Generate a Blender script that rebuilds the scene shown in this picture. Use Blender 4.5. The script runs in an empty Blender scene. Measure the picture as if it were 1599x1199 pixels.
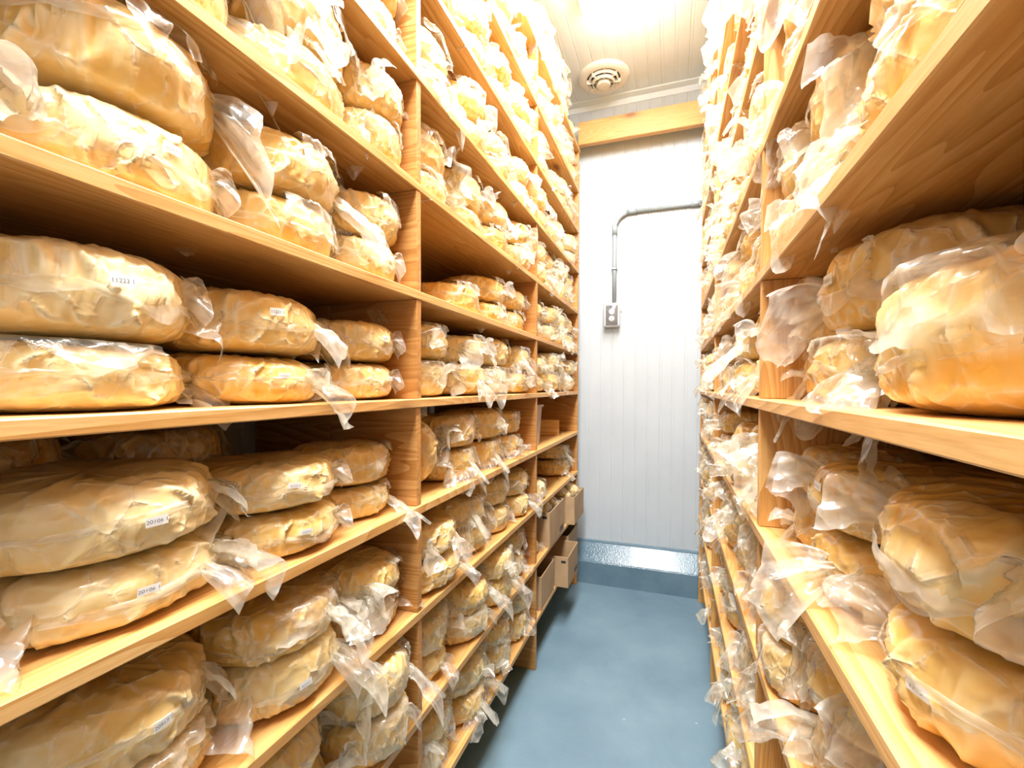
import bpy, bmesh, math, random
from mathutils import Vector, noise, Matrix
PI = math.pi
random.seed(7)
scene = bpy.context.scene
C = scene.collection

# ------------------------------------------------------------------ camera
cam = bpy.data.objects.new('camera', bpy.data.cameras.new('camera'))
C.objects.link(cam)
cam.data.sensor_width = 36.0
cam.data.lens = 708.64 / 1599 * 36
cam.data.shift_y = 19.16 / 1599
cam.data.clip_start = 0.02
cam.location = (0, 0, 1.2)
cam.rotation_euler = (math.radians(90 - 1.26), math.radians(-0.126), math.radians(19.383))
scene.camera = cam

# ------------------------------------------------------------------ world, exposure
w = bpy.data.worlds.new('world'); scene.world = w; w.use_nodes = True
w.node_tree.nodes['Background'].inputs[0].default_value = (0.9, 0.95, 1, 1)
w.node_tree.nodes['Background'].inputs[1].default_value = 0.02
vs = scene.view_settings
vs.view_transform = 'Standard'; vs.look = 'None'; vs.gamma = 1.0; vs.use_curve_mapping = False
vs.exposure = 0.0
LAMP_FAR, LAMP_NEAR = 47.0, 70.0
scene.cycles.max_bounces = 5
scene.cycles.diffuse_bounces = 4
scene.cycles.glossy_bounces = 3
scene.cycles.transparent_max_bounces = 7
scene.cycles.adaptive_threshold = 0.1
scene.cycles.use_light_tree = False
scene.cycles.caustics_reflective = False
scene.cycles.caustics_refractive = False
scene.cycles.sample_clamp_indirect = 6.0

# ------------------------------------------------------------------ layout of the room (metres)
XL, XR = -0.53, 0.148            # front planes of the two racks
DEPTH = 0.48
T = 0.019                        # board thickness
LEV = {'left': [1.1524 + 0.24 * l for l in range(-4, 7)],
       'right': [1.1595 + 0.2314 * l for l in range(-4, 7)]}
POST = {'left': [-0.045, 0.890, 1.825, 2.707], 'right': [-0.020, 0.928, 1.870, 2.712]}
YW, YB, ZC = 2.85, -1.3, 2.95     # far wall, near wall, ceiling
WL, WR = XL - DEPTH - 0.02, XR + DEPTH + 0.02

# ------------------------------------------------------------------ helpers
def obj(name, data, m=None, parent=None, loc=(0, 0, 0), rot=(0, 0, 0)):
    if isinstance(data, bmesh.types.BMesh):
        me = bpy.data.meshes.new(name); data.to_mesh(me); data.free(); data = me
    o = bpy.data.objects.new(name, data); C.objects.link(o)
    if m is not None and data is not None and len(data.materials) == 0:
        data.materials.append(m)
    o.parent = parent; o.location = loc; o.rotation_euler = rot
    return o
def tag(o, label, cat, group=None):
    o['label'] = label; o['category'] = cat
    if group: o['group'] = group
    return o
def thing(name, label, cat, loc=(0, 0, 0), rot=(0, 0, 0), group=None):
    o = bpy.data.objects.new(name, None); C.objects.link(o)
    o.empty_display_size = 0.05; o.location = loc; o.rotation_euler = rot
    return tag(o, label, cat, group)
def struct(name, data, m, parent=None):
    o = obj(name, data, m, parent)
    if parent is None: o['kind'] = 'structure'
    return o
def add_box(bm, x0, x1, y0, y1, z0, z1, bev=0.0):
    r = bmesh.ops.create_cube(bm, size=1.0)
    vs_ = r['verts']
    for v in vs_:
        v.co = Vector((x0 if v.co.x < 0 else x1, y0 if v.co.y < 0 else y1, z0 if v.co.z < 0 else z1))
    if bev:
        es = list({e for v in vs_ for e in v.link_edges})
        bmesh.ops.bevel(bm, geom=es, offset=bev, segments=1, affect='EDGES')
    return bm
def box(x0, x1, y0, y1, z0, z1, bev=0.0):
    return add_box(bmesh.new(), x0, x1, y0, y1, z0, z1, bev)
def smooth(me, on=True):
    me.polygons.foreach_set('use_smooth', [on] * len(me.polygons)); return me
def grid_mesh(name, rows, closed_u=False, attr=None):
    # rows: list of rows of points; attr: same layout of floats
    nv, nu = len(rows), len(rows[0])
    vs_ = [p for r in rows for p in r]; fs = []
    for j in range(nv - 1):
        for i in range(nu if closed_u else nu - 1):
            i2 = (i + 1) % nu
            fs.append((j * nu + i, j * nu + i2, (j + 1) * nu + i2, (j + 1) * nu + i))
    return vs_, fs, ([a for r in attr for a in r] if attr else None)
def mesh_from(name, parts, m=None):
    V, F, A = [], [], []
    for vs_, fs, at in parts:
        o = len(V); V += [tuple(v) for v in vs_]; F += [tuple(i + o for i in f) for f in fs]
        A += at if at else [0.0] * len(vs_)
    me = bpy.data.meshes.new(name); me.from_pydata(V, [], F); me.update()
    a = me.attributes.new('haze', 'FLOAT', 'POINT'); a.data.foreach_set('value', A)
    smooth(me)
    if m: me.materials.append(m)
    return me
def tube(pts, r, n=12):
    bm = bmesh.new(); rings = []
    for k, p in enumerate(pts):
        p = Vector(p); a = Vector(pts[max(k - 1, 0)]); b = Vector(pts[min(k + 1, len(pts) - 1)])
        t = (b - a).normalized(); u = t.orthogonal() if abs(t.y) > 0.9 else t.cross(Vector((0, 1, 0))).normalized()
        u = u.normalized(); v = t.cross(u)
        rings.append([bm.verts.new(p + u * (r * math.cos(2 * PI * i / n)) + v * (r * math.sin(2 * PI * i / n))) for i in range(n)])
    for a, b in zip(rings, rings[1:]):
        for i in range(n): bm.faces.new((a[i], a[(i + 1) % n], b[(i + 1) % n], b[i]))
    bm.faces.new(rings[0][::-1]); bm.faces.new(rings[-1])
    bmesh.ops.recalc_face_normals(bm, faces=bm.faces)
    return bm
def lathe(prof, n=48, caps=False):
    bm = bmesh.new(); rings = []
    for r, z in prof: rings.append([bm.verts.new((r * math.cos(2 * PI * i / n), r * math.sin(2 * PI * i / n), z)) for i in range(n)])
    for a, b in zip(rings, rings[1:]):
        for i in range(n): bm.faces.new((a[i], a[(i + 1) % n], b[(i + 1) % n], b[i]))
    if caps: bm.faces.new(rings[0]); bm.faces.new(rings[-1])
    bmesh.ops.recalc_face_normals(bm, faces=bm.faces)
    return bm
def sm(bm):
    for f in bm.faces: f.smooth = True
    return bm

# ------------------------------------------------------------------ materials
class NT:
    def __init__(s, name):
        s.m = bpy.data.materials.new(name); s.m.use_nodes = True
        s.t = s.m.node_tree; s.t.nodes.clear()
        s.out = s.t.nodes.new('ShaderNodeOutputMaterial')
    def n(s, typ, **kw):
        nd = s.t.nodes.new(typ)
        for k, v in kw.items():
            if k.startswith('i_'):
                key = k[2:]; key = int(key) if key.isdigit() else key.replace('_', ' ')
                nd.inputs[key].default_value = v
            else: setattr(nd, k, v)
        return nd
    def l(s, a, b): s.t.links.new(a, b)
    def ramp(s, fac, stops):
        r = s.n('ShaderNodeValToRGB'); e = r.color_ramp.elements
        e[0].position, e[0].color = stops[0][0], (*stops[0][1], 1)
        e[1].position, e[1].color = stops[-1][0], (*stops[-1][1], 1)
        for p, c in stops[1:-1]:
            x = e.new(p); x.color = (*c, 1)
        s.l(fac, r.inputs[0]); return r.outputs[0]
    def mix(s, fac, a, b):
        m = s.n('ShaderNodeMix', data_type='RGBA')
        if isinstance(fac, float): m.inputs[0].default_value = fac
        else: s.l(fac, m.inputs[0])
        for i, v in ((6, a), (7, b)):
            if isinstance(v, tuple): m.inputs[i].default_value = (*v, 1)
            else: s.l(v, m.inputs[i])
        return m.outputs[2]
    def math(s, op, a, b=None, clamp=False):
        m = s.n('ShaderNodeMath', operation=op); m.use_clamp = clamp
        for i, v in enumerate((a, b)):
            if v is None: continue
            if isinstance(v, (int, float)): m.inputs[i].default_value = v
            else: s.l(v, m.inputs[i])
        return m.outputs[0]
    def coords(s, scale, offset_random=True, src='Object'):
        tc = s.n('ShaderNodeTexCoord'); mp = s.n('ShaderNodeMapping')
        mp.inputs['Scale'].default_value = scale; s.l(tc.outputs[src], mp.inputs['Vector'])
        if not offset_random: return mp.outputs[0]
        oi = s.n('ShaderNodeObjectInfo'); mul = s.math('MULTIPLY', oi.outputs['Random'], 53.0)
        ad = s.n('ShaderNodeVectorMath', operation='ADD'); cb = s.n('ShaderNodeCombineXYZ')
        for i in range(3): s.l(mul, cb.inputs[i])
        s.l(mp.outputs[0], ad.inputs[0]); s.l(cb.outputs[0], ad.inputs[1])
        return ad.outputs[0]
    def noise(s, vec, scale, detail=4.0, rough=0.55, dist=0.0):
        nz = s.n('ShaderNodeTexNoise'); nz.inputs['Scale'].default_value = scale
        nz.inputs['Detail'].default_value = detail; nz.inputs['Roughness'].default_value = rough
        nz.inputs['Distortion'].default_value = dist; s.l(vec, nz.inputs['Vector']); return nz.outputs['Fac']
    def principled(s, col, rough=0.5, bump=None, bstr=0.2, bdist=0.01, **kw):
        p = s.n('ShaderNodeBsdfPrincipled')
        if isinstance(col, tuple): p.inputs['Base Color'].default_value = (*col, 1)
        else: s.l(col, p.inputs['Base Color'])
        if isinstance(rough, float): p.inputs['Roughness'].default_value = rough
        else: s.l(rough, p.inputs['Roughness'])
        for k, v in kw.items(): p.inputs[k.replace('_', ' ')].default_value = v
        if bump is not None:
            b = s.n('ShaderNodeBump'); b.inputs['Strength'].default_value = bstr; b.inputs['Distance'].default_value = bdist
            s.l(bump, b.inputs['Height']); s.l(b.outputs[0], p.inputs['Normal'])
        s.l(p.outputs[0], s.out.inputs[0]); return p

def wood(name, axis, light=(0.80, 0.52, 0.22), mid=(0.66, 0.36, 0.11), dark=(0.22, 0.08, 0.02)):
    t = NT(name)
    sc = [1.0, 1.0, 1.0]; sc[axis] = 0.07
    v = t.coords(tuple(sc))
    n1 = t.noise(v, 7.0, 2.0, 0.45, 0.5)
    # growth rings: saw-toothed bands of a stretched noise field
    wv = t.math('FRACT', t.math('MULTIPLY', n1, 30.0))
    wv = t.math('POWER', wv, 1.8)
    fine = t.noise(v, 210.0, 2.0, 0.6)
    g = t.math('ADD', t.math('MULTIPLY', wv, 0.46), t.math('MULTIPLY', fine, 0.62))
    col = t.ramp(g, [(0.15, light), (0.52, mid), (0.98, (mid[0]*0.70, mid[1]*0.56, mid[2]*0.40))])
    patch = t.noise(t.coords((1.2, 1.2, 1.2)), 1.7, 1.0)
    pf = t.ramp(patch, [(0.42, (0, 0, 0)), (0.72, (1, 1, 1))])
    col = t.mix(t.math('MULTIPLY', pf, 0.45), col, (mid[0]*0.85, mid[1]*0.72, mid[2]*0.6))
    ks = [5.0, 5.0, 5.0]; ks[axis] = 2.0
    vo = t.n('ShaderNodeTexVoronoi'); vo.inputs['Scale'].default_value = 1.0; vo.inputs['Randomness'].default_value = 1.0
    t.l(t.coords(tuple(ks)), vo.inputs['Vector'])
    kd = t.ramp(vo.outputs['Distance'], [(0.04, (1, 1, 1)), (0.085, (0.4, 0.4, 0.4)), (0.15, (0, 0, 0))])
    col = t.mix(t.math('MULTIPLY', kd, 0.9), col, dark)
    t.principled(col, 0.45, g, 0.2, 0.0015)
    return t.m
WOOD_Y = wood('pine_long', 1)
WOOD_X = wood('pine_cross_shaded', 0, (0.67, 0.37, 0.13), (0.49, 0.225, 0.055))  # left dividers: same pine, shade on the board sides worked into a darker tone
WOOD_Z = wood('pine_upright', 2, (0.76, 0.46, 0.18), (0.60, 0.30, 0.08))

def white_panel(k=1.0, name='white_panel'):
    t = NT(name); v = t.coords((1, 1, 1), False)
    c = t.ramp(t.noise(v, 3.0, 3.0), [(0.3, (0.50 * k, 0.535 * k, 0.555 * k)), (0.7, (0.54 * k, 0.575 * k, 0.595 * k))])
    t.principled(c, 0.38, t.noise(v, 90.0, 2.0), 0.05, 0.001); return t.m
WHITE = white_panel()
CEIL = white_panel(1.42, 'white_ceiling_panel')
def plain(name, col, rough=0.45, var=0.06, scale=30.0, **kw):
    t = NT(name); v = t.coords((1, 1, 1))
    a = tuple(c * (1 - var) for c in col); b = tuple(min(1, c * (1 + var)) for c in col)
    t.principled(t.ramp(t.noise(v, scale, 3.0), [(0.3, a), (0.7, b)]), rough, t.noise(v, scale * 3, 2.0), 0.06, 0.001, **kw)
    return t.m
def floor_mat():
    t = NT('blue_floor_paint'); v = t.coords((1, 1, 1), False)
    big = t.noise(v, 2.2, 5.0, 0.6); fine = t.noise(v, 120.0, 3.0)
    c = t.ramp(big, [(0.3, (0.125, 0.200, 0.250)), (0.55, (0.175, 0.262, 0.312)), (0.75, (0.225, 0.315, 0.362))])
    c = t.mix(t.math('MULTIPLY', fine, 0.25), c, (0.08, 0.13, 0.17))
    vo = t.n('ShaderNodeTexVoronoi'); vo.inputs['Scale'].default_value = 9.0; t.l(v, vo.inputs['Vector'])
    sp = t.ramp(vo.outputs['Distance'], [(0.028, (1, 1, 1)), (0.05, (0, 0, 0))])
    c = t.mix(t.math('MULTIPLY', sp, 0.6), c, (0.45, 0.5, 0.5))
    st = t.ramp(t.noise(v, 5.0, 6.0, 0.7, 1.0), [(0.64, (0, 0, 0)), (0.74, (1, 1, 1))])
    c = t.mix(t.math('MULTIPLY', st, 0.35), c, (0.09, 0.10, 0.085))
    t.principled(c, 0.42, t.noise(v, 160.0, 2.0), 0.12, 0.002); return t.m
FLOOR = floor_mat()
def curb_mat():
    t = NT('glossy_blue_curb_paint'); v = t.coords((1, 1, 1), False)
    c = t.ramp(t.noise(v, 6.0, 4.0), [(0.3, (0.105, 0.175, 0.225)), (0.7, (0.15, 0.23, 0.28))])
    t.principled(c, 0.16, t.noise(v, 120.0, 2.0), 0.35, 0.004, Coat_Weight=0.5, Coat_Roughness=0.1); return t.m
CURB = curb_mat()

def cheese_mat(name, pale, gold, tan, bloom):
    # cheese seen through film that is sealed tight to it
    t = NT(name); v = t.coords((1, 1, 1))
    n1 = t.noise(v, 15.0, 3.0, 0.65, 0.4); n3 = t.noise(v, 6.0, 2.0, 0.5); n2 = t.noise(v, 60.0, 2.0, 0.6)
    c = t.ramp(n1, [(0.30, tan), (0.44, gold), (0.60, pale), (0.72, bloom)])
    c = t.mix(t.math('MULTIPLY', t.ramp(n3, [(0.48, (0, 0, 0)), (0.66, (1, 1, 1))]), 0.6), c, gold)
    oi = t.n('ShaderNodeObjectInfo')
    c = t.mix(t.math('MULTIPLY', oi.outputs['Random'], 0.35), c, gold)
    at = t.n('ShaderNodeAttribute', attribute_name='haze')
    c = t.mix(t.math('MULTIPLY', at.outputs['Fac'], 0.8, True), c, (0.94, 0.85, 0.57))
    vo = t.n('ShaderNodeTexVoronoi', feature='DISTANCE_TO_EDGE'); vo.inputs['Scale'].default_value = 27.0
    t.l(t.coords((1, 1, 0.75)), vo.inputs['Vector'])
    ln = t.ramp(vo.outputs['Distance'], [(0.0, (1, 1, 1)), (0.035, (0.45, 0.45, 0.45)), (0.10, (0, 0, 0))])
    ln = t.math('MULTIPLY', ln, t.ramp(n2, [(0.38, (0, 0, 0)), (0.62, (1, 1, 1))]))
    c = t.mix(t.math('MULTIPLY', ln, 0.55), c, (0.96, 0.90, 0.74))
    hgt = t.math('ADD', t.math('MULTIPLY', ln, 0.35), t.math('ADD', t.math('MULTIPLY', vo.outputs['Distance'], -0.32), t.math('MULTIPLY', n2, 0.25)))
    t.principled(c, 0.36, hgt, 0.45, 0.010, Coat_Weight=0.7, Coat_Roughness=0.10)
    return t.m
CHEESE = [cheese_mat('cheese_cream', (0.82, 0.60, 0.26), (0.79, 0.50, 0.13), (0.60, 0.35, 0.11), (0.88, 0.74, 0.45)),
          cheese_mat('cheese_gold', (0.80, 0.53, 0.16), (0.75, 0.43, 0.075), (0.55, 0.28, 0.05), (0.85, 0.66, 0.31)),
          cheese_mat('cheese_pale', (0.86, 0.68, 0.37), (0.81, 0.57, 0.21), (0.66, 0.44, 0.19), (0.90, 0.81, 0.58)),
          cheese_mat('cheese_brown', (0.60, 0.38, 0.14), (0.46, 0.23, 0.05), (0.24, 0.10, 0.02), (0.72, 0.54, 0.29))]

def film(name):
    t = NT(name); v = t.coords((1, 1, 1))
    at = t.n('ShaderNodeAttribute', attribute_name='haze')
    vo = t.n('ShaderNodeTexVoronoi'); vo.inputs['Scale'].default_value = 42.0; t.l(v, vo.inputs['Vector'])
    b = t.n('ShaderNodeBump'); b.inputs['Strength'].default_value = 0.5; b.inputs['Distance'].default_value = 0.012
    t.l(vo.outputs['Distance'], b.inputs['Height'])
    tr = t.n('ShaderNodeBsdfTransparent'); tr.inputs[0].default_value = (0.99, 0.965, 0.90, 1)
    df = t.n('ShaderNodeBsdfDiffuse'); df.inputs[0].default_value = (0.98, 0.935, 0.82, 1)
    tl = t.n('ShaderNodeBsdfTranslucent'); tl.inputs[0].default_value = (0.98, 0.935, 0.82, 1)
    gl = t.n('ShaderNodeBsdfGlossy'); gl.inputs['Roughness'].default_value = 0.16
    for x in (df, gl): t.l(b.outputs[0], x.inputs['Normal'])
    m1 = t.n('ShaderNodeMixShader'); m1.inputs[0].default_value = 0.45; t.l(df.outputs[0], m1.inputs[1]); t.l(tl.outputs[0], m1.inputs[2])
    m2 = t.n('ShaderNodeMixShader'); t.l(at.outputs['Fac'], m2.inputs[0]); t.l(tr.outputs[0], m2.inputs[1]); t.l(m1.outputs[0], m2.inputs[2])
    lw = t.n('ShaderNodeLayerWeight'); lw.inputs[0].default_value = 0.5; t.l(b.outputs[0], lw.inputs['Normal'])
    f = t.math('MULTIPLY', t.math('POWER', lw.outputs['Facing'], 4.0), 0.55); f = t.math('ADD', f, 0.07, True)
    m3 = t.n('ShaderNodeMixShader'); t.l(f, m3.inputs[0]); t.l(m2.outputs[0], m3.inputs[1]); t.l(gl.outputs[0], m3.inputs[2])
    t.l(m3.outputs[0], t.out.inputs[0]); return t.m
FLAP = film('loose_bag_film')

STICKER = plain('sticker_paper', (0.86, 0.85, 0.82), 0.5, 0.03)
INK = plain('sticker_ink', (0.10, 0.10, 0.11), 0.6, 0.05)
FADED_INK = plain('faded_ink', (0.45, 0.44, 0.43), 0.6, 0.05)
def cardboard():
    t = NT('cardboard'); v = t.coords((1, 1, 1))
    fl = t.n('ShaderNodeTexWave', wave_type='BANDS', bands_direction='Z'); fl.inputs['Scale'].default_value = 60.0; t.l(v, fl.inputs['Vector'])
    c = t.ramp(t.noise(v, 9.0, 5.0), [(0.3, (0.40, 0.25, 0.125)), (0.7, (0.50, 0.33, 0.18))])
    t.principled(c, 0.75, fl.outputs['Fac'], 0.04, 0.001); return t.m
CARD = cardboard()
PRINT = plain('black_print', (0.02, 0.02, 0.022), 0.6)
TAN = plain('tan_plastic', (0.52, 0.36, 0.24), 0.5)
VENT = plain('vent_enamel', (0.82, 0.80, 0.75), 0.35, 0.02)
DARK = plain('duct_shade_black', (0.05, 0.045, 0.05), 0.7)  # near-black colour standing in for the shade inside the duct
PVC = plain('grey_conduit', (0.30, 0.345, 0.36), 0.35, 0.04)
STEEL = plain('strap_steel', (0.30, 0.31, 0.32), 0.35, 0.05, Metallic=0.8)
PLATE = plain('outlet_plate_grey', (0.05, 0.05, 0.052), 0.35, 0.25, 40.0)
OUTLET = plain('receptacle_white', (0.85, 0.85, 0.83), 0.4, 0.02)
def clear_plastic():
    t = NT('clear_cover_plastic'); tr = t.n('ShaderNodeBsdfTransparent'); tr.inputs[0].default_value = (0.93, 0.94, 0.94, 1)
    gl = t.n('ShaderNodeBsdfGlossy'); gl.inputs['Roughness'].default_value = 0.08
    df = t.n('ShaderNodeBsdfDiffuse'); df.inputs[0].default_value = (0.9, 0.9, 0.9, 1)
    lw = t.n('ShaderNodeLayerWeight'); lw.inputs[0].default_value = 0.5
    v = t.coords((1, 1, 1)); h = t.math('MULTIPLY_ADD', t.noise(v, 60.0), 0.2); h.node.inputs[2].default_value = 0.02
    m0 = t.n('ShaderNodeMixShader'); t.l(h, m0.inputs[0]); t.l(tr.outputs[0], m0.inputs[1]); t.l(df.outputs[0], m0.inputs[2])
    f = t.math('ADD', t.math('MULTIPLY', t.math('POWER', lw.outputs['Facing'], 3.0), 0.8), 0.05, True)
    m = t.n('ShaderNodeMixShader'); t.l(f, m.inputs[0]); t.l(m0.outputs[0], m.inputs[1]); t.l(gl.outputs[0], m.inputs[2])
    t.l(m.outputs[0], t.out.inputs[0]); return t.m
CLEAR = clear_plastic()
def lamp_mat(name, strength):
    t = NT(name); e = t.n('ShaderNodeEmission'); e.inputs[0].default_value = (0.965, 0.985, 1.0, 1)
    e.inputs[1].default_value = strength; t.l(e.outputs[0], t.out.inputs[0]); return t.m
GLOW_FAR = lamp_mat('lamp_diffuser_far', LAMP_FAR)
GLOW_NEAR = lamp_mat('lamp_diffuser_near', LAMP_NEAR)
HOUSING = plain('lamp_housing', (0.85, 0.85, 0.84), 0.3, 0.02)

# ------------------------------------------------------------------ lamps of the room
def ceiling_light(y0, y1, label, GLOW):
    t = thing('ceiling_light', label, 'ceiling light', (-0.19, (y0 + y1) / 2, ZC), group='ceiling lights over the aisle')
    L = (y1 - y0) / 2; W = 0.222
    bm = bmesh.new()
    prof = [(-W, 0), (-W, -0.03), (-W * 0.97, -0.036), (W * 0.97, -0.036), (W, -0.03), (W, 0)]
    a = [bm.verts.new((x, -L, z)) for x, z in prof]; b = [bm.verts.new((x, L, z)) for x, z in prof]
    for i in range(len(prof) - 1): bm.faces.new((a[i], a[i + 1], b[i + 1], b[i]))
    bm.faces.new(a); bm.faces.new(b)
    bmesh.ops.recalc_face_normals(bm, faces=bm.faces)
    obj('housing', bm, HOUSING, t)
    # wrap diffuser, rounded section
    rows = []
    for j in range(9):
        y = -L + 0.02 + (2 * L - 0.04) * j / 8
        k = 1.0 if 0 < j < 8 else 0.93
        rows.append([Vector((W * 0.93 * k * math.cos(PI * i / 14), y, -0.0361 - 0.05 * k * math.sin(PI * i / 14) ** 0.7)) for i in range(15)])
    vs_, fs, _ = grid_mesh('d', rows)
    fs.append(tuple(range(15))); fs.append(tuple(range(8 * 15, 9 * 15))[::-1])
    obj('diffuser', mesh_from('diffuser', [(vs_, fs, None)], GLOW), None, t)
ceiling_light(0.90, 2.13, 'white wraparound ceiling light glowing above the far aisle', GLOW_FAR)
ceiling_light(-0.42, 0.80, 'white wraparound ceiling light above the near end of the aisle', GLOW_NEAR)

# ------------------------------------------------------------------ room shell
struct('floor', box(WL - 0.1, WR + 0.1, YB - 0.1, YW + 0.1, -0.08, 0.0), FLOOR)
def ribbed(along, u0, u1, v0, v1, pitch, depth, place):
    # a sheet with narrow V grooves; place(u, v, h) -> point
    bm = bmesh.new(); us = []
    u = u0; k = 0
    while u < u1 - 1e-6:
        us += [(u, 0.0), (u + 0.0035, depth), (u + 0.0070, 0.0)]
        if k % 1 == 0: us += [(u + 0.016, 0.0), (u + 0.018, depth * 0.6), (u + 0.020, 0.0)]
        u += pitch; k += 1
    us.append((u1, 0.0)); us = [q for q in us if q[0] <= u1]
    a = [bm.verts.new(place(q, v0, h)) for q, h in us]; b = [bm.verts.new(place(q, v1, h)) for q, h in us]
    for i in range(len(us) - 1): bm.faces.new((a[i], a[i + 1], b[i + 1], b[i]))
    # solid back
    c = [bm.verts.new(place(us[0][0], v0, 0.08)), bm.verts.new(place(us[-1][0], v0, 0.08)),
         bm.verts.new(place(us[-1][0], v1, 0.08)), bm.verts.new(place(us[0][0], v1, 0.08))]
    bm.faces.new((c[0], c[1], c[2], c[3]))
    bm.faces.new((a[0], c[0], c[3], b[0])); bm.faces.new((a[-1], b[-1], c[2], c[1]))
    bmesh.ops.recalc_face_normals(bm, faces=bm.faces)
    return bm
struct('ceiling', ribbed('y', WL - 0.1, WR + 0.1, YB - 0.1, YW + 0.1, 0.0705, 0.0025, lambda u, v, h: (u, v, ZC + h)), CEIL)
struct('wall_back', ribbed('z', WL - 0.1, WR + 0.1, 0.0, ZC, 0.0705, 0.0016, lambda u, v, h: (u, YW + h, v)), WHITE)
struct('wall_left', ribbed('z', YB - 0.1, YW, 0.0, ZC, 0.0705, 0.0016, lambda u, v, h: (WL - h, u, v)), WHITE)
struct('wall_right', ribbed('z', YB - 0.1, YW, 0.0, ZC, 0.0705, 0.0016, lambda u, v, h: (WR + h, u, v)), WHITE)
struct('wall_front', box(WL - 0.1, WR + 0.1, YB - 0.1, YB, 0.0, ZC), WHITE)
# cornice strip where ceiling meets the far wall
bm = bmesh.new(); prof = [(YW, ZC - 0.045), (YW - 0.004, ZC - 0.045), (YW - 0.006, ZC - 0.012), (YW - 0.045, ZC - 0.006), (YW - 0.048, ZC - 0.002), (YW - 0.048, ZC), (YW, ZC)]
a = [bm.verts.new((WL, y, z)) for y, z in prof]; b = [bm.verts.new((WR, y, z)) for y, z in prof]
for i in range(len(prof)): bm.faces.new((a[i], a[(i + 1) % len(prof)], b[(i + 1) % len(prof)], b[i]))
bm.faces.new(a); bm.faces.new(b); bmesh.ops.recalc_face_normals(bm, faces=bm.faces)
struct('trim_1', bm, CEIL)
# painted concrete curb with sloping top along the far wall
bm = bmesh.new(); prof = [(2.742, 0.0), (2.742, 0.130), (2.747, 0.139), (2.830, 0.224), (2.834, 0.235), (YW, 0.238), (YW, 0.0)]
a = [bm.verts.new((WL, y, z)) for y, z in prof]; b = [bm.verts.new((WR, y, z)) for y, z in prof]
for i in range(len(prof)): bm.faces.new((a[i], a[(i + 1) % len(prof)], b[(i + 1) % len(prof)], b[i]))
bm.faces.new(a); bm.faces.new(b); bmesh.ops.recalc_face_normals(bm, faces=bm.faces)
struct('baseboard_back', bm, CURB)

# ------------------------------------------------------------------ racks
def rack(side):
    sgn = -1 if side == 'left' else 1
    xf = XL if side == 'left' else XR
    t = thing('shelving_rack', f'tall pine shelving rack along the {side} wall, full of bagged cheese', 'shelving rack', (xf, 0, 0), group='pine shelving racks')
    y0, y1 = POST[side][0] - 0.012, POST[side][-1] + 0.012
    halves = [(0.0, 0.236), (0.2385, DEPTH)]
    plank = []
    for a_, b_ in halves:
        me = bpy.data.meshes.new('shelf_plank')
        bm = box(*sorted((sgn * a_, sgn * b_)), y0, y1, 0, T, 0.0016); bm.to_mesh(me); bm.free(); me.materials.append(WOOD_Y)
        plank.append(me)
    rnd = random.Random(3 if side == 'left' else 4)
    for z in LEV[side]:
        for k, me in enumerate(plank):
            obj('shelf_plank', me, None, t, (rnd.uniform(-0.0015, 0.0015) if k == 0 else 0, 0, z))
    # divider boards between shelves, two boards deep
    def div(h):
        out = []
        for a_, b_ in halves:
            me = bpy.data.meshes.new('divider_board')
            bm = box(*sorted((sgn * (a_ + 0.002), sgn * b_)), -T / 2, T / 2, 0, h, 0.0012); bm.to_mesh(me); bm.free()
            me.materials.append(WOOD_X if side == 'left' else WOOD_Z); out.append(me)
        return out
    zs = LEV[side]
    low = div(zs[0] - 0.001); midh = div(zs[1] - zs[0] - T - 0.001)
    for p in POST[side]:
        dy0 = rnd.uniform(-0.001, 0.001)
        for me in low: obj('divider_board', me, None, t, (0, p + dy0, 0))
        for z in zs[:-1]:
            dy = rnd.uniform(-0.002, 0.002)
            for k, me in enumerate(midh): obj('divider_board', me, None, t, (sgn * rnd.uniform(0, 0.002) if k == 0 else 0, p + dy, z + T + 0.0005))
    return t
rack('left'); rack('right')

# cross beam tying the racks at the far end
bm = box(XL - 0.015, XR + 0.02, -0.019, 0.019, 0, 0.135, 0.003)
WOOD_BEAM = wood('pine_beam', 0, (0.72, 0.43, 0.17), (0.64, 0.34, 0.10))
tag(obj('cross_beam', bm, WOOD_BEAM, None, (0, 2.752, 2.648)), 'knotty pine beam spanning the aisle between the two racks near the ceiling', 'beam')

# ------------------------------------------------------------------ vent, outlet, conduit
v = thing('ceiling_vent', 'round white ceiling diffuser with concentric rings at the far end', 'vent', (-0.380, 2.630, ZC))
obj('outer_ring', sm(lathe([(0.145, 0.0), (0.144, -0.008), (0.136, -0.016), (0.108, -0.020), (0.094, -0.016), (0.092, -0.002)])), VENT, v)
obj('duct_shade_disc', lathe([(0.0001, -0.001), (0.097, -0.001), (0.097, -0.003), (0.0001, -0.003)], 32), DARK, v)  # solid disc, no hole: shade between the rings is put into its colour
for r in (0.078, 0.058): obj('louvre_ring', sm(lathe([(r + 0.006, -0.012 - (0.078 - r) * 0.7), (r + 0.003, -0.026 - (0.078 - r) * 0.7), (r - 0.001, -0.028 - (0.078 - r) * 0.7), (r - 0.003, -0.024 - (0.078 - r) * 0.7), (r + 0.001, -0.011 - (0.078 - r) * 0.7)])), VENT, v)
obj('hub', sm(lathe([(0.036, -0.030), (0.040, -0.046), (0.035, -0.054), (0.022, -0.051), (0.014, -0.053), (0.0001, -0.054)])), VENT, v)
for k in range(8):
    obj('spoke', box(0.034, 0.095, -0.002, 0.002, -0.034, -0.012), VENT, v, (0, 0, 0), (0, 0, 2 * PI * k / 8 + 0.2))

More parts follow.
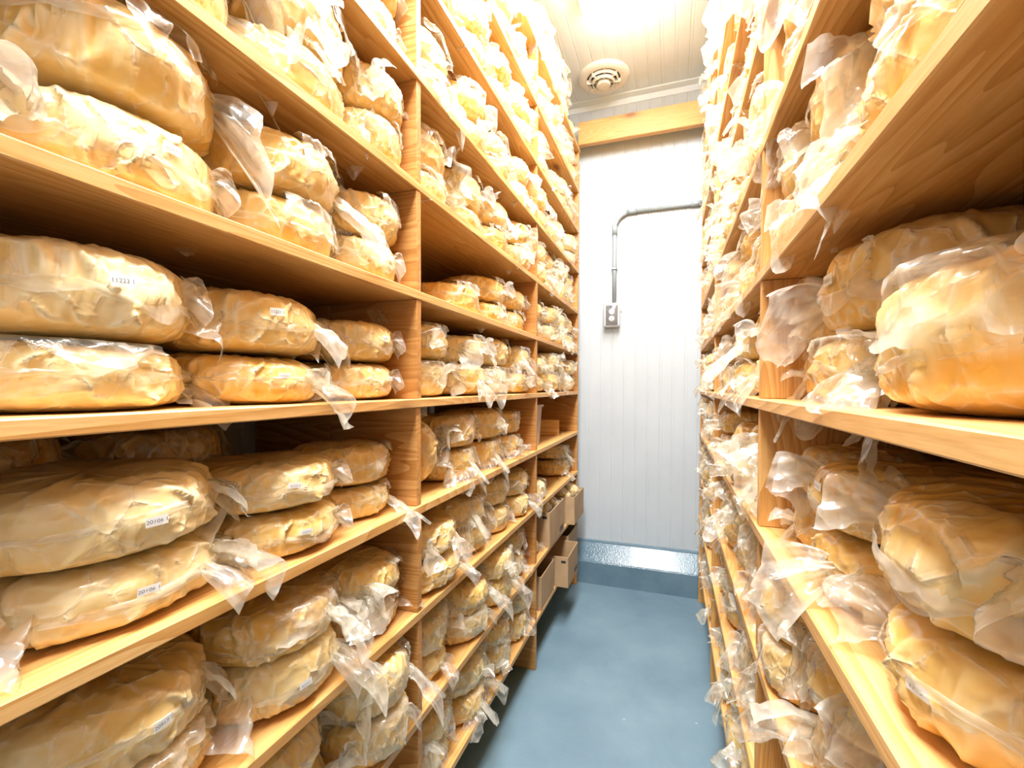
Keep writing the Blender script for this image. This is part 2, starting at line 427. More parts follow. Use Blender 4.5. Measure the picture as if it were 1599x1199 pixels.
ox, oz = -0.349, 1.634
o = thing('outlet_box', 'weatherproof outlet with clear bubble cover on the far white wall', 'outlet', (ox, YW, oz))
obj('back_box', box(-0.046, 0.046, -0.030, -0.0005, -0.070, 0.070, 0.006), OUTLET, o)
pl = obj('cover_plate', box(-0.036, 0.036, -0.034, -0.030, -0.060, 0.060, 0.001), PLATE, o)
for zz in (0.021, -0.021):
    rc = obj('receptacle', sm(lathe([(0.0001, 0.003), (0.0155, 0.003), (0.0172, 0.0015), (0.0172, 0.0)], 24)), OUTLET, pl, (0, -0.034, zz), (PI / 2, 0, 0))
sl = bmesh.new()
for zz in (0.021, -0.021):
    add_box(sl, -0.008, -0.0055, -0.0376, -0.037, zz - 0.002, zz + 0.006)
    add_box(sl, 0.0055, 0.008, -0.0376, -0.037, zz - 0.002, zz + 0.006)
    add_box(sl, -0.0025, 0.0025, -0.0376, -0.037, zz - 0.010, zz - 0.006)
obj('slots', sl, PRINT, pl)
for xx in (-0.022, 0, 0.024): obj('screw', sm(lathe([(0.0001, -0.0015), (0.0035, -0.001), (0.0035, 0.001)], 10)), OUTLET, pl, (xx, -0.0345, -0.052), (PI / 2, 0, 0))
# clear bubble cover: an open-backed rounded shell with rims
def bubble():
    bm = bmesh.new(); rings = []
    for (wx, wz, y, r) in [(0.054, 0.078, -0.022, 0.014), (0.054, 0.078, -0.030, 0.014), (0.050, 0.0705, -0.032, 0.014), (0.048, 0.072, -0.066, 0.016), (0.040, 0.064, -0.076, 0.016)]:
        ring = []
        for cx, cz, a0 in ((wx - r, wz - r, 0), (-wx + r, wz - r, PI / 2), (-wx + r, -wz + r, PI), (wx - r, -wz + r, 1.5 * PI)):
            for i in range(5):
                a = a0 + PI / 2 * i / 4; ring.append(bm.verts.new((cx + r * math.cos(a), y, cz + r * math.sin(a))))
        rings.append(ring)
    for a_, b_ in zip(rings, rings[1:]):
        n = len(a_)
        for i in range(n): bm.faces.new((a_[i], a_[(i + 1) % n], b_[(i + 1) % n], b_[i]))
    bm.faces.new(rings[-1]); bmesh.ops.recalc_face_normals(bm, faces=bm.faces); return sm(bm)
cv = obj('bubble_cover', bubble(), CLEAR, o)
obj('latch', box(0.053, 0.060, -0.036, -0.028, 0.012, 0.024, 0.002), STEEL, cv)
cd = thing('electrical_conduit', 'grey conduit rising from the outlet and bending right along the far wall', 'conduit', (ox + 0.013, YW, oz + 0.07))
zt = 2.252 - (oz + 0.07)
Rb = 0.10; yy = -0.017
obj('upright_pipe', sm(tube([(0, yy, 0.0), (0, yy, zt - Rb)], 0.0125)), PVC, cd)
obj('bend', sm(tube([(Rb - Rb * math.cos(PI / 2 * k / 10), yy, zt - Rb + Rb * math.sin(PI / 2 * k / 10)) for k in range(11)], 0.0128)), PVC, cd)
obj('horizontal_pipe', sm(tube([(Rb, yy, zt), (WR - ox - 0.02, yy, zt)], 0.0125)), PVC, cd)
for p, q in (((0, yy, zt - Rb - 0.03), (0, yy, zt - Rb + 0.03)), ((Rb - 0.03, yy, zt), (Rb + 0.03, yy, zt)), ((0.43, yy, zt), (0.49, yy, zt))):
    obj('coupling', sm(tube([p, q], 0.0158)), PVC, cd)
st_ = bmesh.new(); add_box(st_, -0.017, 0.017, yy - 0.016, -0.0005, 0.205, 0.222, 0.004); obj('pipe_strap', st_, STEEL, cd)

# ------------------------------------------------------------------ bagged cheese wheels: shared meshes
R0, H0 = 0.11, 0.09
def sup(a, n):
    c, s = math.cos(a), math.sin(a)
    return abs(c) ** (2 / n), math.copysign(abs(s) ** (2 / n), s)
def prof_angles(n):
    # denser on the side and the shoulders
    out = []
    for k in range(n + 1):
        x = -1 + 2 * k / n
        out.append(PI / 2 * (0.62 * x + 0.38 * x ** 3))
    return out
def thetas():
    # front half (towards +x) denser
    f = [-PI / 2 + PI * k / 96 for k in range(97)]
    b = [PI / 2 + PI * k / 40 for k in range(1, 40)]
    return f + b
TH = thetas()
SHELL_R = []      # per variant, list of (theta, z, r) on the front side
def crease(p):
    # straight crease lines: borders between Voronoi cells
    d = noise.voronoi(p)[0]; return math.exp(-((d[1] - d[0]) / 0.13) ** 2)
def make_shell(seed):
    rnd = random.Random(100 + seed); off = Vector((seed * 5.7, seed * 2.9, seed * 8.1))
    pinch = [(rnd.uniform(-1.7, 1.7), rnd.uniform(0.003, 0.007), rnd.uniform(-0.9, 0.9), rnd.uniform(0.022, 0.045)) for _ in range(6)]
    z0 = rnd.uniform(-0.25, 0.35) * H0 / 2; st = rnd.uniform(1.0, 1.6)
    rows, hz, side = [], [], []
    for a in prof_angles(34):
        row, hr = [], []
        for th in TH:
            r, z = sup(a, 5.2); r *= R0 + 0.002; z *= H0 / 2 + 0.0015
            r *= 1 - 0.05 * (z / (H0 / 2)) ** 2 * (1 if z > 0 else 0.4)
            p = Vector((r * math.cos(th), r * math.sin(th), z))
            sf = max(0.0, min(1.0, (r / R0 - 0.74) / 0.22))
            q_ = Vector((p.x, p.y, p.z / st))
            bot = 1.0 if z > -H0 * 0.42 else 0.25
            c1 = crease(q_ * 21 + off); c2 = crease(q_ * 44 + off * 1.7)
            d = 0.0050 * noise.noise(p * 13 + off) + 0.0034 * c1 + 0.0014 * c2
            h = 0.26 * max(0, noise.noise(p * 11 + off * 2) + 0.15) + 0.22 * c1 * c1 + 0.07 * c2
            for tk, ak, sl_, wk in pinch:
                e = math.exp(-((th - tk - sl_ * z / H0 - 0.05 * noise.noise(Vector((z * 30, tk, seed)))) / wk) ** 2)
                d += ak * e * sf; h += 0.40 * e * sf * (ak / 0.006)
            zs = z0 + 0.014 * noise.noise(Vector((th * 1.3, seed * 1.3, 0)))
            e = math.exp(-((z - zs) / 0.0045) ** 2) * (0.5 + 0.5 * math.cos(th)) * sf
            d += 0.006 * e; h += 0.40 * e
            d *= bot
            n_ = Vector((p.x / R0, p.y / R0, 0.0)) * sf + Vector((0, 0, 1 if z > 0 else -0.25)) * (1 - sf)
            q = p + n_ * d
            row.append(q); hr.append(min(0.8, h))
            if abs(th) < 1.3 and abs(z) < H0 * 0.47: side.append((th, z, math.hypot(q.x, q.y)))
        rows.append(row); hz.append(hr)
    SHELL_R.append(side)
    return mesh_from('cheese', [grid_mesh('s', rows, True, hz)])
NSH = 9
CHEESE_ME = []      # variant * 4 + tone
for s_ in range(NSH):
    me0 = make_shell(s_)
    for k_, m_ in enumerate(CHEESE):
        me = me0 if k_ == 0 else me0.copy()
        me.materials.append(m_) if k_ == 0 else (me.materials.clear(), me.materials.append(m_))
        CHEESE_ME.append(me)

def fan(rnd, th, z, length, width, lift, seed, lean=0.0):
    # gathered tail of the bag, opening like a fan from a pinched neck
    rad = Vector((math.cos(th), math.sin(th), 0)); tan = Vector((-math.sin(th), math.cos(th), 0)); up = Vector((0, 0, 1))
    d0 = (rad + tan * lean).normalized(); tw = rnd.uniform(-1.3, 1.3); tw1 = tw + rnd.uniform(-0.8, 0.8)
    ph = rnd.uniform(0, 6); fr = rnd.uniform(1.0, 1.8); rows, hz = [], []
    base = rad * (R0 - 0.006) + up * z
    NS, NT_ = 14, 25
    cut = [rnd.uniform(0.72, 1.05) for _ in range(5)]; off = Vector((seed * 3.3, 0, 0))
    for j in range(NS):
        s = j / (NS - 1); row, hr = [], []
        a = tw + (tw1 - tw) * s
        side = (d0.cross(up)).normalized(); cr = side * math.cos(a) + up * math.sin(a); nn = d0.cross(cr)
        for i in range(NT_):
            t = -1 + 2 * i / (NT_ - 1)
            x = (t + 1) * 2; k = min(3, int(x)); le = cut[k] * (1 - (x - k)) + cut[k + 1] * (x - k)
            wdt = 0.008 + width * (s ** 0.85) * 0.5
            p = base + d0 * (length * s * le * (1 - 0.12 * t * t)) + cr * (wdt * t)
            p += nn * (0.020 * s ** 0.7 * math.sin(t * PI * fr + ph) + 0.006 * (1 - s) * math.sin(t * PI * 4.0))
            c_ = noise.voronoi(p * 26 + off)[0]; cz = math.exp(-((c_[1] - c_[0]) / 0.16) ** 2)
            p += nn * (0.007 * cz + 0.010 * noise.noise(p * 24 + off))
            p += up * (lift * s - 0.03 * s * s)
            row.append(p); hr.append(0.20 + 0.30 * (1 - s) ** 1.5 + 0.12 * (abs(t) > 0.9 or s > 0.93) + 0.22 * cz)
        rows.append(row); hz.append(hr)
    return grid_mesh('f', rows, False, hz)
def band(rnd, t0, t1, z, wmax, seed):
    # welded seam sheet folded flat against the side of the wheel
    rows, hz = [], []; NS, NT_ = 6, 72
    for j in range(NS):
        s = j / (NS - 1); row, hr = [], []
        for i in range(NT_):
            u = i / (NT_ - 1); th = t0 + (t1 - t0) * u
            wd = wmax * (0.30 + 0.9 * abs(noise.noise(Vector((th * 1.6, seed, 3))))) * math.sin(PI * min(1, max(0, u * 0.94 + 0.03))) ** 0.4
            be = -1.0 - 0.45 * s + 0.7 * noise.noise(Vector((th * 1.7, seed, 9)))
            zz = z + 0.016 * noise.noise(Vector((th * 1.3, seed, 0)))
            out = 0.007 + wd * s * max(0.06, math.cos(be) * 0.7); up = wd * s * math.sin(be)
            out += 0.003 * noise.noise(Vector((th * 7, s * 2, seed)))
            r = R0 + out
            row.append(Vector((r * math.cos(th), r * math.sin(th), zz + up)))
            hr.append(0.34 + 0.16 * (s > 0.9) + 0.2 * (s < 0.1) + 0.15 * noise.noise(Vector((th * 5, s, seed))))
        rows.append(row); hz.append(hr)
    return grid_mesh('b', rows, False, hz)
def drape(rnd, t0, t1, seed):
    # loose sheet coming over the shoulder and hanging on the face, ragged lower edge
    rows, hz = [], []; NS, NT_ = 12, 48
    kn = sorted([0.0, 1.0] + [rnd.uniform(0.08, 0.92) for _ in range(rnd.randint(4, 6))])
    kv = [rnd.choice((rnd.uniform(0.05, 0.3), rnd.uniform(0.45, 0.85))) for _ in kn]
    for j in range(NS):
        s = j / (NS - 1); row, hr = [], []
        for i in range(NT_):
            u = i / (NT_ - 1); th = t0 + (t1 - t0) * u
            q = max(0, min(len(kn) - 2, sum(1 for x_ in kn if x_ <= u) - 1)); fq = (u - kn[q]) / max(1e-6, kn[q + 1] - kn[q])
            drop = H0 * (kv[q] + (kv[q + 1] - kv[q]) * fq + 0.10 * noise.noise(Vector((th * 6.0, seed, 5))))
            drop = max(0.004, drop)
            x = s * (drop + 0.02)
            if x < 0.02: r = R0 - 0.020 + x; z = H0 / 2 + 0.004
            else: r = R0 + 0.006 + 0.30 * (x - 0.02) * (0.3 + abs(noise.noise(Vector((th * 2.0, seed, 1))))); z = H0 / 2 + 0.002 - (x - 0.02)
            p = Vector((r * math.cos(th), r * math.sin(th), z))
            c_ = noise.voronoi(p * 24 + Vector((seed, 0, 0)))[0]; cz = math.exp(-((c_[1] - c_[0]) / 0.15) ** 2)
            r += 0.006 * cz * s
            row.append(Vector((r * math.cos(th), r * math.sin(th), z)))
            hr.append(0.15 + 0.15 * (s > 0.93) + 0.30 * cz + 0.2 * noise.noise(Vector((th * 3, s * 2, seed))))
        rows.append(row); hz.append(hr)
    return grid_mesh('d', rows, False, hz)
def make_flaps(seed):
    rnd = random.Random(300 + seed); parts = []
    parts.append(band(rnd, rnd.uniform(-1.7, -1.0), rnd.uniform(0.9, 1.7), rnd.uniform(-0.1, 0.4) * H0 / 2, rnd.uniform(0.018, 0.036), seed * 1.37))
    sgn = 1 if seed % 2 else -1
    parts.append(fan(rnd, sgn * rnd.uniform(0.8, 1.25), rnd.uniform(-0.2, 0.4) * H0 / 2, rnd.uniform(0.055, 0.095), rnd.uniform(0.07, 0.11), rnd.uniform(-0.03, 0.06), seed, sgn * rnd.uniform(0.0, 0.6)))
    if seed % 3 != 1:
        parts.append(fan(rnd, -sgn * rnd.uniform(0.4, 1.2), rnd.uniform(-0.4, 0.3) * H0 / 2, rnd.uniform(0.035, 0.065), rnd.uniform(0.05, 0.09), rnd.uniform(-0.03, 0.04), seed + 50, -sgn * rnd.uniform(0.0, 0.5)))
    if seed >= 10:
        parts.append(fan(rnd, rnd.uniform(-0.45, 0.45), rnd.uniform(-0.3, 0.3) * H0 / 2, rnd.uniform(0.04, 0.075), rnd.uniform(0.06, 0.10), rnd.uniform(-0.05, 0.05), seed + 90, rnd.uniform(-0.8, 0.8)))
    if seed % 4 != 2:
        c_ = rnd.uniform(-0.6, 0.6); w_ = rnd.uniform(0.45, 0.95)
        parts.append(drape(rnd, c_ - w_, c_ + w_, seed * 2.17))
    return mesh_from('plastic_bag', parts, FLAP)
FLAP_ME = [make_flaps(k) for k in range(20)]

TAIL_ME = []
for k in range(8):
    rnd = random.Random(700 + k); sg = 1 if k % 2 else -1
    TAIL_ME.append(mesh_from('bag_tail', [fan(rnd, sg * rnd.uniform(0.7, 1.15), rnd.uniform(-0.1, 0.5) * H0 / 2, rnd.uniform(0.09, 0.125), rnd.uniform(0.09, 0.13), rnd.uniform(-0.06, 0.03), k * 7 + 200, sg * rnd.uniform(-0.5, 0.2))], FLAP))

def sticker(root, var, th0, z0, text, wth=0.0205, hgt=0.0115, tilt=0.0):
    near = [r for th, z, r in SHELL_R[var] if abs(th - th0) < 0.17 and abs(z - z0) < 0.012]
    rr = (max(near) if near else R0 + 0.006) + 0.0015
    def mp(x, y, lift):
        c, s = math.cos(tilt), math.sin(tilt); X, Y = x * c - y * s, x * s + y * c
        th = th0 + X / rr; r = rr + lift
        return (r * math.cos(th), r * math.sin(th), z0 + Y)
    rows = [[Vector(mp(-wth / 2 + wth * i / 6, -hgt / 2 + hgt * j / 2, 0)) for i in range(7)] for j in range(3)]
    lab = obj('number_sticker', mesh_from('number_sticker', [grid_mesh('k', rows)], STICKER), None, root)
    lab['label'] = 'small white paper number sticker'
    if text:
        cu = bpy.data.curves.new('t', 'FONT'); cu.body = text; cu.size = 0.0062; cu.align_x = 'CENTER'; cu.align_y = 'CENTER'
        to = bpy.data.objects.new('t', cu); C.objects.link(to)
        me = bpy.data.meshes.new_from_object(to); bpy.data.objects.remove(to)
        me.name = 'lettering'
        for v_ in me.vertices: v_.co = mp(v_.co.x, v_.co.y, 0.0006)
        me.materials.clear(); me.materials.append(INK); obj('lettering', me, None, lab)
    else:
        parts = []
        for k in range(6):
            x = -0.0072 + 0.0024 * k + (0.0010 if k == 5 else 0)
            parts.append(grid_mesh('q', [[Vector(mp(x, -0.0024, 0.0006)), Vector(mp(x + 0.0012, -0.0024, 0.0006))], [Vector(mp(x, 0.0014, 0.0006)), Vector(mp(x + 0.0012, 0.0014, 0.0006))]]))
        obj('faded_print', mesh_from('faded_print', parts, FADED_INK), None, lab)

# ------------------------------------------------------------------ placing the wheels
ORD = ['first', 'second', 'third', 'fourth', 'fifth', 'sixth', 'seventh', 'eighth', 'ninth', 'tenth', 'eleventh']
BAY = ['near', 'middle', 'far']
TONE = ['cream', 'golden', 'pale', 'brown']
GROUP = 'bagged cheese wheels on the racks'
rng = random.Random(42); COUNT = [0]; SHARED = []
def wheel(side, loc, R, H, rz, tone, shell, flap, label, rot=None, flapflip=True, parent_stuff=None):
    base = 0.0 if side == 'left' else PI
    r_ = rot or (rng.uniform(-0.03, 0.03), rng.uniform(-0.03, 0.03), 0)
    t = thing('bagged_cheese', label, 'cheese', loc, (r_[0], r_[1], base + rz) if rot is None else rot, GROUP)
    t.scale = (R / R0, R / R0, H / H0)
    obj('cheese', CHEESE_ME[shell * 4 + tone], None, t)
    if flap is not None: obj('plastic_bag', FLAP_ME[flap], None, t)
    COUNT[0] += 1
    return t
STICK = {}; xr = random.Random(77)
def stack(side, lev, bay, idx, y, R, hs, gap=0.025, tones=None, nst=None, extra=None):
    zt = LEV[side][lev] + T; cx = (XL - gap - R) if side == 'left' else (XR + gap + R)
    z = zt
    for k, H in enumerate(hs):
        tone = tones[k] if tones else rng.choice([0, 0, 1, 2, 2] if side == 'left' else [0, 1, 1, 1, 2])
        pos = 'single wheel' if len(hs) == 1 else ['lower', 'upper', 'topmost'][k]
        kind_ = 'stickered' if (side, lev, bay, idx, k) in STICK else 'bagged'
        label = f'{pos} {kind_} cheese wheel, {ORD[idx]} stack from near end, {BAY[bay]} bay, {ORD[lev]} shelf up, {side} rack'
        if len(hs) == 1: label = f'lone {kind_} cheese wheel, {ORD[idx]} from near end, {BAY[bay]} bay, {ORD[lev]} shelf up, {side} rack'
        jx, jy = rng.uniform(-0.008, 0.008) * k, rng.uniform(-0.008, 0.008) * k
        sh = rng.randrange(NSH); fl = (rng.choice((2, 6, 10)) if (side, lev, bay, idx, k) in STICK else rng.randrange(12)) if bay == 0 else rng.randrange(4, 20); rz = rng.uniform(-0.35, 0.35)
        s = STICK.get((side, lev, bay, idx, k))
        t = wheel(side, (cx + jx, y + jy, z + H / 2 + 0.002), R, H, rz, tone, sh, fl, label)
        if xr.random() < (0.65 if bay == 0 else 0.22): obj('bag_tail', TAIL_ME[xr.randrange(8)], None, t)
        if lev <= 2 and k == len(hs) - 1: t.rotation_euler[0] += xr.uniform(-0.07, 0.07); t.rotation_euler[1] += xr.uniform(0.0, 0.07) * (1 if side == 'left' else -1)
        if s:
            sticker(t, sh, math.radians(s[0]) - rz, s[1] * H0, s[2], tilt=rng.uniform(-0.12, 0.12))
        z += H + 0.006
# stickers: (side, level index, bay, stack, layer) -> (angle towards the aisle, height fraction, text)
STICK = {('left', 4, 0, 0, 1): (-4, 0.08, '11223 1'), ('left', 4, 0, 1, 1): (-15, 0.15, '11221 1'), ('left', 4, 0, 1, 0): (-8, 0.15, None),
         ('left', 4, 0, 2, 1): (-4, 0.10, None), ('left', 4, 0, 2, 0): (8, 0.10, None), ('left', 5, 0, 0, 0): (4, 0.15, None),
         ('left', 5, 0, 2, 0): (6, 0.1, None), ('left', 3, 0, 0, 1): (-3, 0.0, '20106 1'), ('left', 3, 0, 0, 0): (-6, 0.05, '20106 1'),
         ('left', 3, 0, 1, 1): (-20, 0.1, None), ('left', 3, 0, 1, 0): (-14, 0.1, None), ('left', 2, 0, 0, 1): (2, 0.1, '20917 1'),
         ('left', 2, 0, 1, 0): (-12, 0.0, None), ('right', 4, 0, 1, 1): (8, 0.1, None), ('right', 3, 0, 0, 0): (12, 0.0, '1710'),
         ('right', 3, 0, 1, 1): (4, 0.15, None), ('right', 3, 0, 1, 0): (6, 0.15, None)}
HERO = {  # side, level, bay: list of (y, R, heights, gap, tones)
 ('left', 4, 0): [(0.315, 0.116, [0.072, 0.094], 0.025, [2, 2]), (0.552, 0.113, [0.0705, 0.088], 0.03, [1, 0]), (0.782, 0.102, [0.0705, 0.078], 0.03, [0, 0])],
 ('left', 5, 0): [(0.355, 0.118, [0.090, 0.105], 0.015, [2, 0]), (0.585, 0.106, [0.082, 0.088], 0.02, [0, 0]), (0.788, 0.090, [0.078, 0.086], 0.02, [2, 0])],
 ('left', 6, 0): [(0.375, 0.115, [0.095, 0.105], 0.015, [0, 0]), (0.605, 0.110, [0.092, 0.105], 0.015, [2, 0]), (0.795, 0.080, [0.085, 0.090], 0.01, [0, 0])],
 ('left', 7, 0): [(0.600, 0.105, [0.092, 0.095], 0.02, [0, 0]), (0.795, 0.083, [0.085, 0.095], 0.02, [2, 0])],
 ('left', 3, 0): [(0.350, 0.122, [0.072, 0.084], 0.02, [2, 2]), (0.585, 0.112, [0.066, 0.0705], 0.012, [0, 0]), (0.785, 0.095, [0.062, 0.076], 0.04, [2, 0])],
 ('left', 2, 0): [(0.345, 0.112, [0.075, 0.085], 0.02, [0, 0]), (0.575, 0.112, [0.085, 0.075], 0.01, [2, 1]), (0.785, 0.096, [0.068, 0.072], 0.02, [3, 0])],
 ('left', 1, 0): [(0.560, 0.110, [0.085, 0.090], 0.02, [0, 0]), (0.785, 0.094, [0.090, 0.095], -0.01, [0, 0])],
 ('right', 4, 0): [(0.440, 0.117, [0.112], 0.022, [1]), (0.668, 0.108, [0.080, 0.106], 0.03, [1, 1]), (0.838, 0.080, [0.080, 0.086], 0.06, [1, 1])],
 ('right', 3, 0): [(0.420, 0.118, [0.076, 0.086], 0.022, [1, 1]), (0.645, 0.108, [0.072, 0.078], 0.025, [1, 1]), (0.830, 0.082, [0.072, 0.076], 0.045, [1, 1])],
 ('right', 2, 0): [(0.640, 0.110, [0.078, 0.082], 0.03, [3, 1]), (0.835, 0.082, [0.075, 0.08], 0.0, [1, 1])],
 ('right', 5, 0): [(0.470, 0.112, [0.095, 0.10], 0.02, [1, 1]), (0.680, 0.100, [0.092, 0.10], 0.02, [1, 1]), (0.840, 0.078, [0.085, 0.095], 0.02, [1, 0])],
 ('right', 6, 0): [(0.620, 0.105, [0.095, 0.10], 0.02, [1, 1]), (0.825, 0.090, [0.09, 0.10], 0.02, [1, 0])],
 ('right', 7, 0): [(0.820, 0.090, [0.09, 0.10], 0.02, [1, 0])],
 # middle bay, shelf six of the left rack: gap at the near end
 ('left', 5, 1): [(1.240, 0.112, [0.085], 0.03, [1]), (1.470, 0.110, [0.070, 0.080], 0.03, [1, 1]), (1.695, 0.104, [0.075, 0.080], 0.03, [1, 1])],
 ('left', 3, 1): [(1.195, 0.104, [0.085, 0.090], 0.02, [1, 1]), (1.420, 0.106, [0.085, 0.095], 0.025, [1, 1]), (1.650, 0.104, [0.080, 0.085], 0.03, [1, 1])],
 ('left', 2, 1): [(1.030, 0.122, [0.072, 0.086], 0.0, [1, 0]), (1.268, 0.112, [0.080, 0.088], 0.02, [0, 0]), (1.488, 0.104, [0.085, 0.090], 0.02, [2, 0]), (1.700, 0.104, [0.080, 0.085], 0.01, [0, 2])],
 ('left', 3, 2): [],
 ('left', 2, 2): [(1.955, 0.100, [0.085], 0.01, [2]), (2.560, 0.112, [0.085, 0.08], 0.03, [1, 0])],
 ('left', 1, 2): [(1.925, 0.075, [0.06], 0.03, [1])],
 ('left', 0, 2): [],
}
for side in ('left', 'right'):
    for lev in range(11):
        z = LEV[side][lev]
        for bay in range(3):
            if (side, lev, bay) in HERO:
                for i, (y, R, hs, gap, tones) in enumerate(HERO[(side, lev, bay)]): stack(side, lev, bay, i, y, R, hs, gap, tones)
                continue
            if bay == 0: continue
            if side == 'right' and bay == 2: continue
            a, b = POST[side][bay] + T / 2 + 0.008, POST[side][bay + 1] - T / 2 - 0.008
            n = 4; pitch = (b - a) / n
            for i in range(n):
                y = a + pitch * (i + 0.5)
                if y < 0.9 * abs(z + 0.1 - 1.2) - (0.0 if side == 'left' else 0.25): continue    # shelf spots the photograph does not reach
                R = min(pitch / 2 - 0.001, rng.uniform(0.103, 0.113))
                cl = 0.215
                hs = [rng.uniform(0.0705, 0.094), rng.uniform(0.076, 0.094)]
                if lev == 10: hs = [rng.uniform(0.09, 0.105), rng.uniform(0.09, 0.105)]
                if rng.random() < 0.08: hs = hs[:1]
                stack(side, lev, bay, i, y, R, hs, rng.uniform(0.0, 0.03))
# a wheel on edge leaning against the near divider of the middle bay
wheel('left', (XL - 0.125, 0.985, LEV['left'][3] + T + 0.108), 0.098, 0.070, 0, 0, 2, 4, 'bagged cheese wheel standing on edge, leaning on the divider, middle bay, left rack', (math.radians(-68), 0, 0.25))
# second row at the back of the shelves, seen in the gaps
def back(side, lev, y, hs, R=0.112, where='near'):
    z = LEV[side][lev] + T; cx = (XL - 0.36) if side == 'left' else (XR + 0.36)
    for k, H in enumerate(hs):
        nm = ['lower', 'upper'][k]
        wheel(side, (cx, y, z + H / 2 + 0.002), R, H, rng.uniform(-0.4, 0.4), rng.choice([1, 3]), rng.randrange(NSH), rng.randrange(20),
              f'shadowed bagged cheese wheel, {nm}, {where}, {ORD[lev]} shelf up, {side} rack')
        z += H + 0.006
# the stacks next to the near posts, at the very edge of the view
def edge(side, lev, y, R, hs, gap):
    z = LEV[side][lev] + T; cx = (XL - gap - R) if side == 'left' else (XR + gap + R)
    for k, H in enumerate(hs):
        nm = ['lower', 'upper'][k]
        wheel(side, (cx, y, z + H / 2 + 0.002), R, H, rng.uniform(-0.3, 0.3), rng.choice([0, 1, 2]), rng.randrange(NSH), rng.choice((0, 3, 5, 7)),
              f'{nm} bagged cheese wheel beside the nearest post, {ORD[lev]} shelf up, {side} rack')
        z += H + 0.006
for lev_ in (2, 3, 4, 5, 6): edge('left', lev_, 0.082, 0.106, [0.078, 0.086], 0.035)
for lev_ in (3, 4, 5): edge('right', lev_, 0.195, 0.110, [0.080, 0.086], 0.035)
back('left', 3, 0.30, [0.098, 0.100], where='behind first stack'); back('left', 3, 0.545, [0.090, 0.096], where='behind second stack')
back('left', 5, 1.03, [0.09], where='gap in middle bay')
# ------------------------------------------------------------------ wheels beyond the countable: far bay of the right rack
V, F, MI, AT = [], [], [], []
def append_mesh(me, mat, slot):
    o = len(V)
    co = [mat @ v_.co for v_ in me.vertices]; V.extend([tuple(c_) for c_ in co])
    for p in me.polygons: F.append(tuple(i + o for i in p.vertices)); MI.append(slot)
    a_ = [0.0] * len(me.vertices); me.attributes['haze'].data.foreach_get('value', a_); AT.extend(a_)
far = random.Random(9)
for lev in range(11):
    a, b = POST['right'][2] + T / 2 + 0.008, POST['right'][3] - T / 2 - 0.008
    n = 4; pitch = (b - a) / n
    for i in range(n):
        z = LEV['right'][lev] + T; R = min(pitch / 2 - 0.004, 0.104); y = a + pitch * (i + 0.5)
        for k in range(2):
            H = far.uniform(0.08, 0.098); tone = far.choice([0, 1, 1, 2]); gap = far.uniform(0.0, 0.03)
            mt = Matrix.Translation((XR + gap + R, y, z + H / 2 + 0.002)) @ Matrix.Rotation(PI + far.uniform(-0.35, 0.35), 4, 'Z') @ Matrix.Diagonal((R / R0, R / R0, H / H0, 1))
            append_mesh(CHEESE_ME[far.randrange(NSH) * 4], mt, tone); append_mesh(FLAP_ME[far.randrange(20)], mt, 4)
            z += H + 0.006
me = bpy.data.meshes.new('cheese_wheels'); me.from_pydata(V, [], F); me.update()
me.attributes.new('haze', 'FLOAT', 'POINT').data.foreach_set('value', AT); smooth(me)
for m_ in CHEESE + [FLAP]: me.materials.append(m_)
me.polygons.foreach_set('material_index', MI)
so = obj('packed_cheese', me); so['kind'] = 'stuff'
tag(so, 'mass of bagged cheese wheels crowding the far bay of the right rack', 'cheese')

# ------------------------------------------------------------------ cardboard boxes and odds and ends in the far left bay
def open_box(label, x0, x1, y0, y1, z0, h, marks=(), th=0.004):
    # x1 is the aisle side
    t = thing('cardboard_box', label, 'box', ((x0 + x1) / 2, (y0 + y1) / 2, z0), group='open cardboard boxes in the far left bay')
    X, Y = (x1 - x0) / 2, (y1 - y0) / 2
    obj('bottom', box(-X, X, -Y, Y, 0.0, th), CARD, t)
    f = obj('side_panel', box(X - th, X, -Y, Y, th, h, 0.0008), CARD, t); obj('side_panel', box(-X, -X + th, -Y, Y, th, h, 0.0008), CARD, t)
    n_ = obj('end_panel', box(-X + th, X - th, -Y, -Y + th, th, h, 0.0008), CARD, t); obj('end_panel', box(-X + th, X - th, Y - th, Y, th, h, 0.0008), CARD, t)
    for k in marks:
        if k == 'end': obj('print_mark', box(X - 0.035, X - 0.012, -Y - 0.0006, -Y, h - 0.030, h - 0.018), PRINT, n_)
        if k == 'side':
            for q in range(4): obj('print_mark', box(X, X + 0.0006, Y - 0.09 + 0.02 * q, Y - 0.078 + 0.02 * q, 0.015, 0.040), PRINT, f)
    return t
zb1 = LEV['left'][1] + T; zb0 = LEV['left'][0] + T
open_box('upright cardboard box of bagged cheese pieces, second shelf of far left bay', -0.80, -0.525, 2.02, 2.315, zb1, 0.165, ('end', 'side'))
open_box('cardboard box jutting over the shelf edge beside the far wall, holding bags', -0.76, -0.488, 2.41, 2.675, zb1, 0.150, ())
open_box('empty-looking cardboard box jutting out of the lowest left shelf', -0.74, -0.470, 2.17, 2.415, zb0, 0.150, ('end', 'side'))
open_box('low cardboard box with dark interior on lowest left shelf near the post', -0.80, -0.532, 1.905, 2.135, zb0, 0.150, ())
open_box('cardboard box with one raised side at the far end of lowest left shelf', -0.79, -0.528, 2.44, 2.68, zb0, 0.165, ())
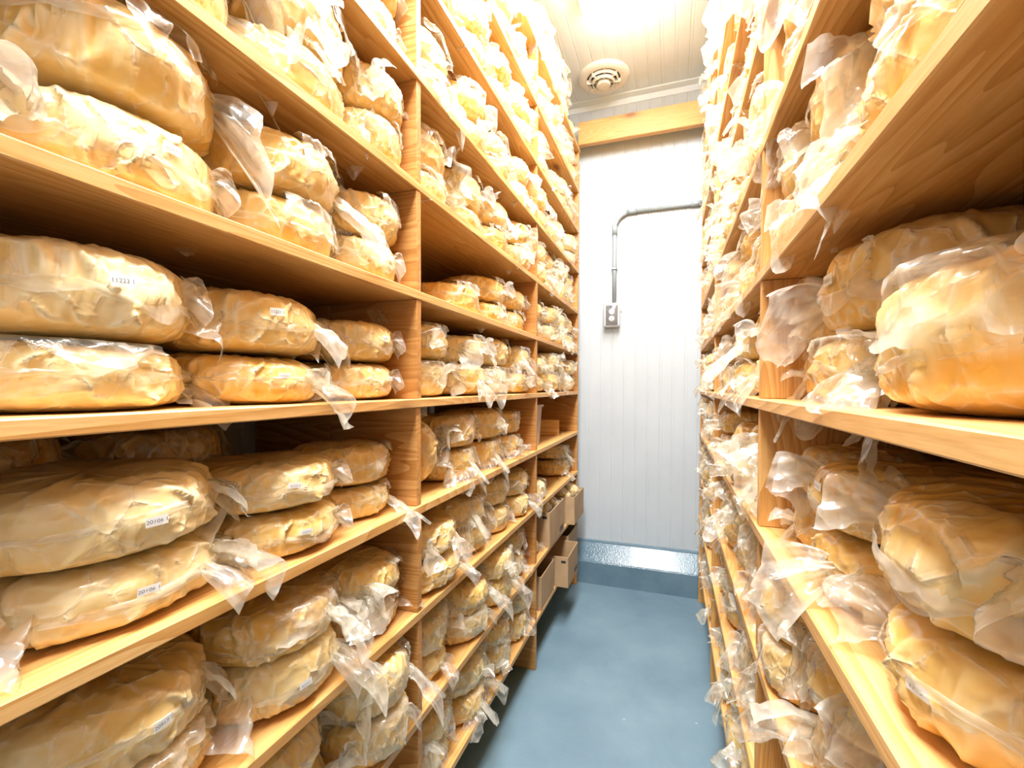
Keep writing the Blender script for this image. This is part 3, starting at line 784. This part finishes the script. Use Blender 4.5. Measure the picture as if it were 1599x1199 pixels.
# bag bundles lying in the boxes
def bundle(x, y, z, R, H, label, rot):
    t = thing('bagged_cheese', label, 'cheese', (x, y, z), rot, 'bagged cheese pieces in cardboard boxes'); t.scale = (R / R0, R / R0, H / H0)
    obj('cheese', CHEESE_ME[2 + 4 * rng.randrange(NSH)], None, t); obj('plastic_bag', FLAP_ME[rng.randrange(20)], None, t)
bundle(-0.61, 2.10, zb1 + 0.155, 0.062, 0.07, 'small bagged cheese piece in the near part of the second-shelf box', (0.5, 0.25, 0.2))
bundle(-0.60, 2.23, zb1 + 0.155, 0.062, 0.075, 'small bagged cheese piece in the far part of the second-shelf box', (-0.3, 0.3, -0.6))
bundle(-0.59, 2.49, zb1 + 0.140, 0.058, 0.07, 'bagged cheese piece on the near side of the box by the wall', (0.4, 0.3, 0.9))
bundle(-0.56, 2.60, zb1 + 0.145, 0.055, 0.065, 'bagged cheese piece on the far side of the box by the wall', (-0.2, 0.5, -0.3))
bundle(-0.62, 1.985, zb0 + 0.06, 0.06, 0.06, 'bagged cheese piece deep in the dark box near the post', (0.2, 0.3, 0.5))
bundle(-0.62, 2.235, zb0 + 0.05, 0.055, 0.06, 'bagged cheese piece lying in the box that juts from the lowest shelf', (0.2, 0.2, 0.1))
# tan bin and a small board on the fourth shelf of the far bay
zb3 = LEV['left'][3] + T
t = thing('storage_bin', 'tall tan open bin standing by the post on the fourth left shelf', 'bin', (-0.645, 1.93, zb3))
bm = bmesh.new()
def ringb(w, d, z): return [bm.verts.new(p) for p in ((-w, -d, z), (w, -d, z), (w, d, z), (-w, d, z))]
rs = [ringb(0.075, 0.065, 0), ringb(0.085, 0.075, 0.175), ringb(0.092, 0.080, 0.176), ringb(0.092, 0.080, 0.186), ringb(0.081, 0.071, 0.186), ringb(0.071, 0.061, 0.006)]
bm.faces.new(rs[0][::-1])
for a_, b_ in zip(rs, rs[1:]):
    for i in range(4): bm.faces.new((a_[i], a_[(i + 1) % 4], b_[(i + 1) % 4], b_[i]))
bm.faces.new(rs[-1]); bmesh.ops.recalc_face_normals(bm, faces=bm.faces)
obj('bin_body', bm, TAN, t)
t = thing('wood_offcut', 'small pale wooden board standing on edge behind the tan bin', 'board', (-0.66, 2.40, zb3), (0.0, 0.0, -1.15))
obj('board', box(-0.008, 0.008, -0.085, 0.085, 0.001, 0.085, 0.001), WOOD_Y, t)
print('wheels', COUNT[0], 'objects', len(bpy.data.objects))
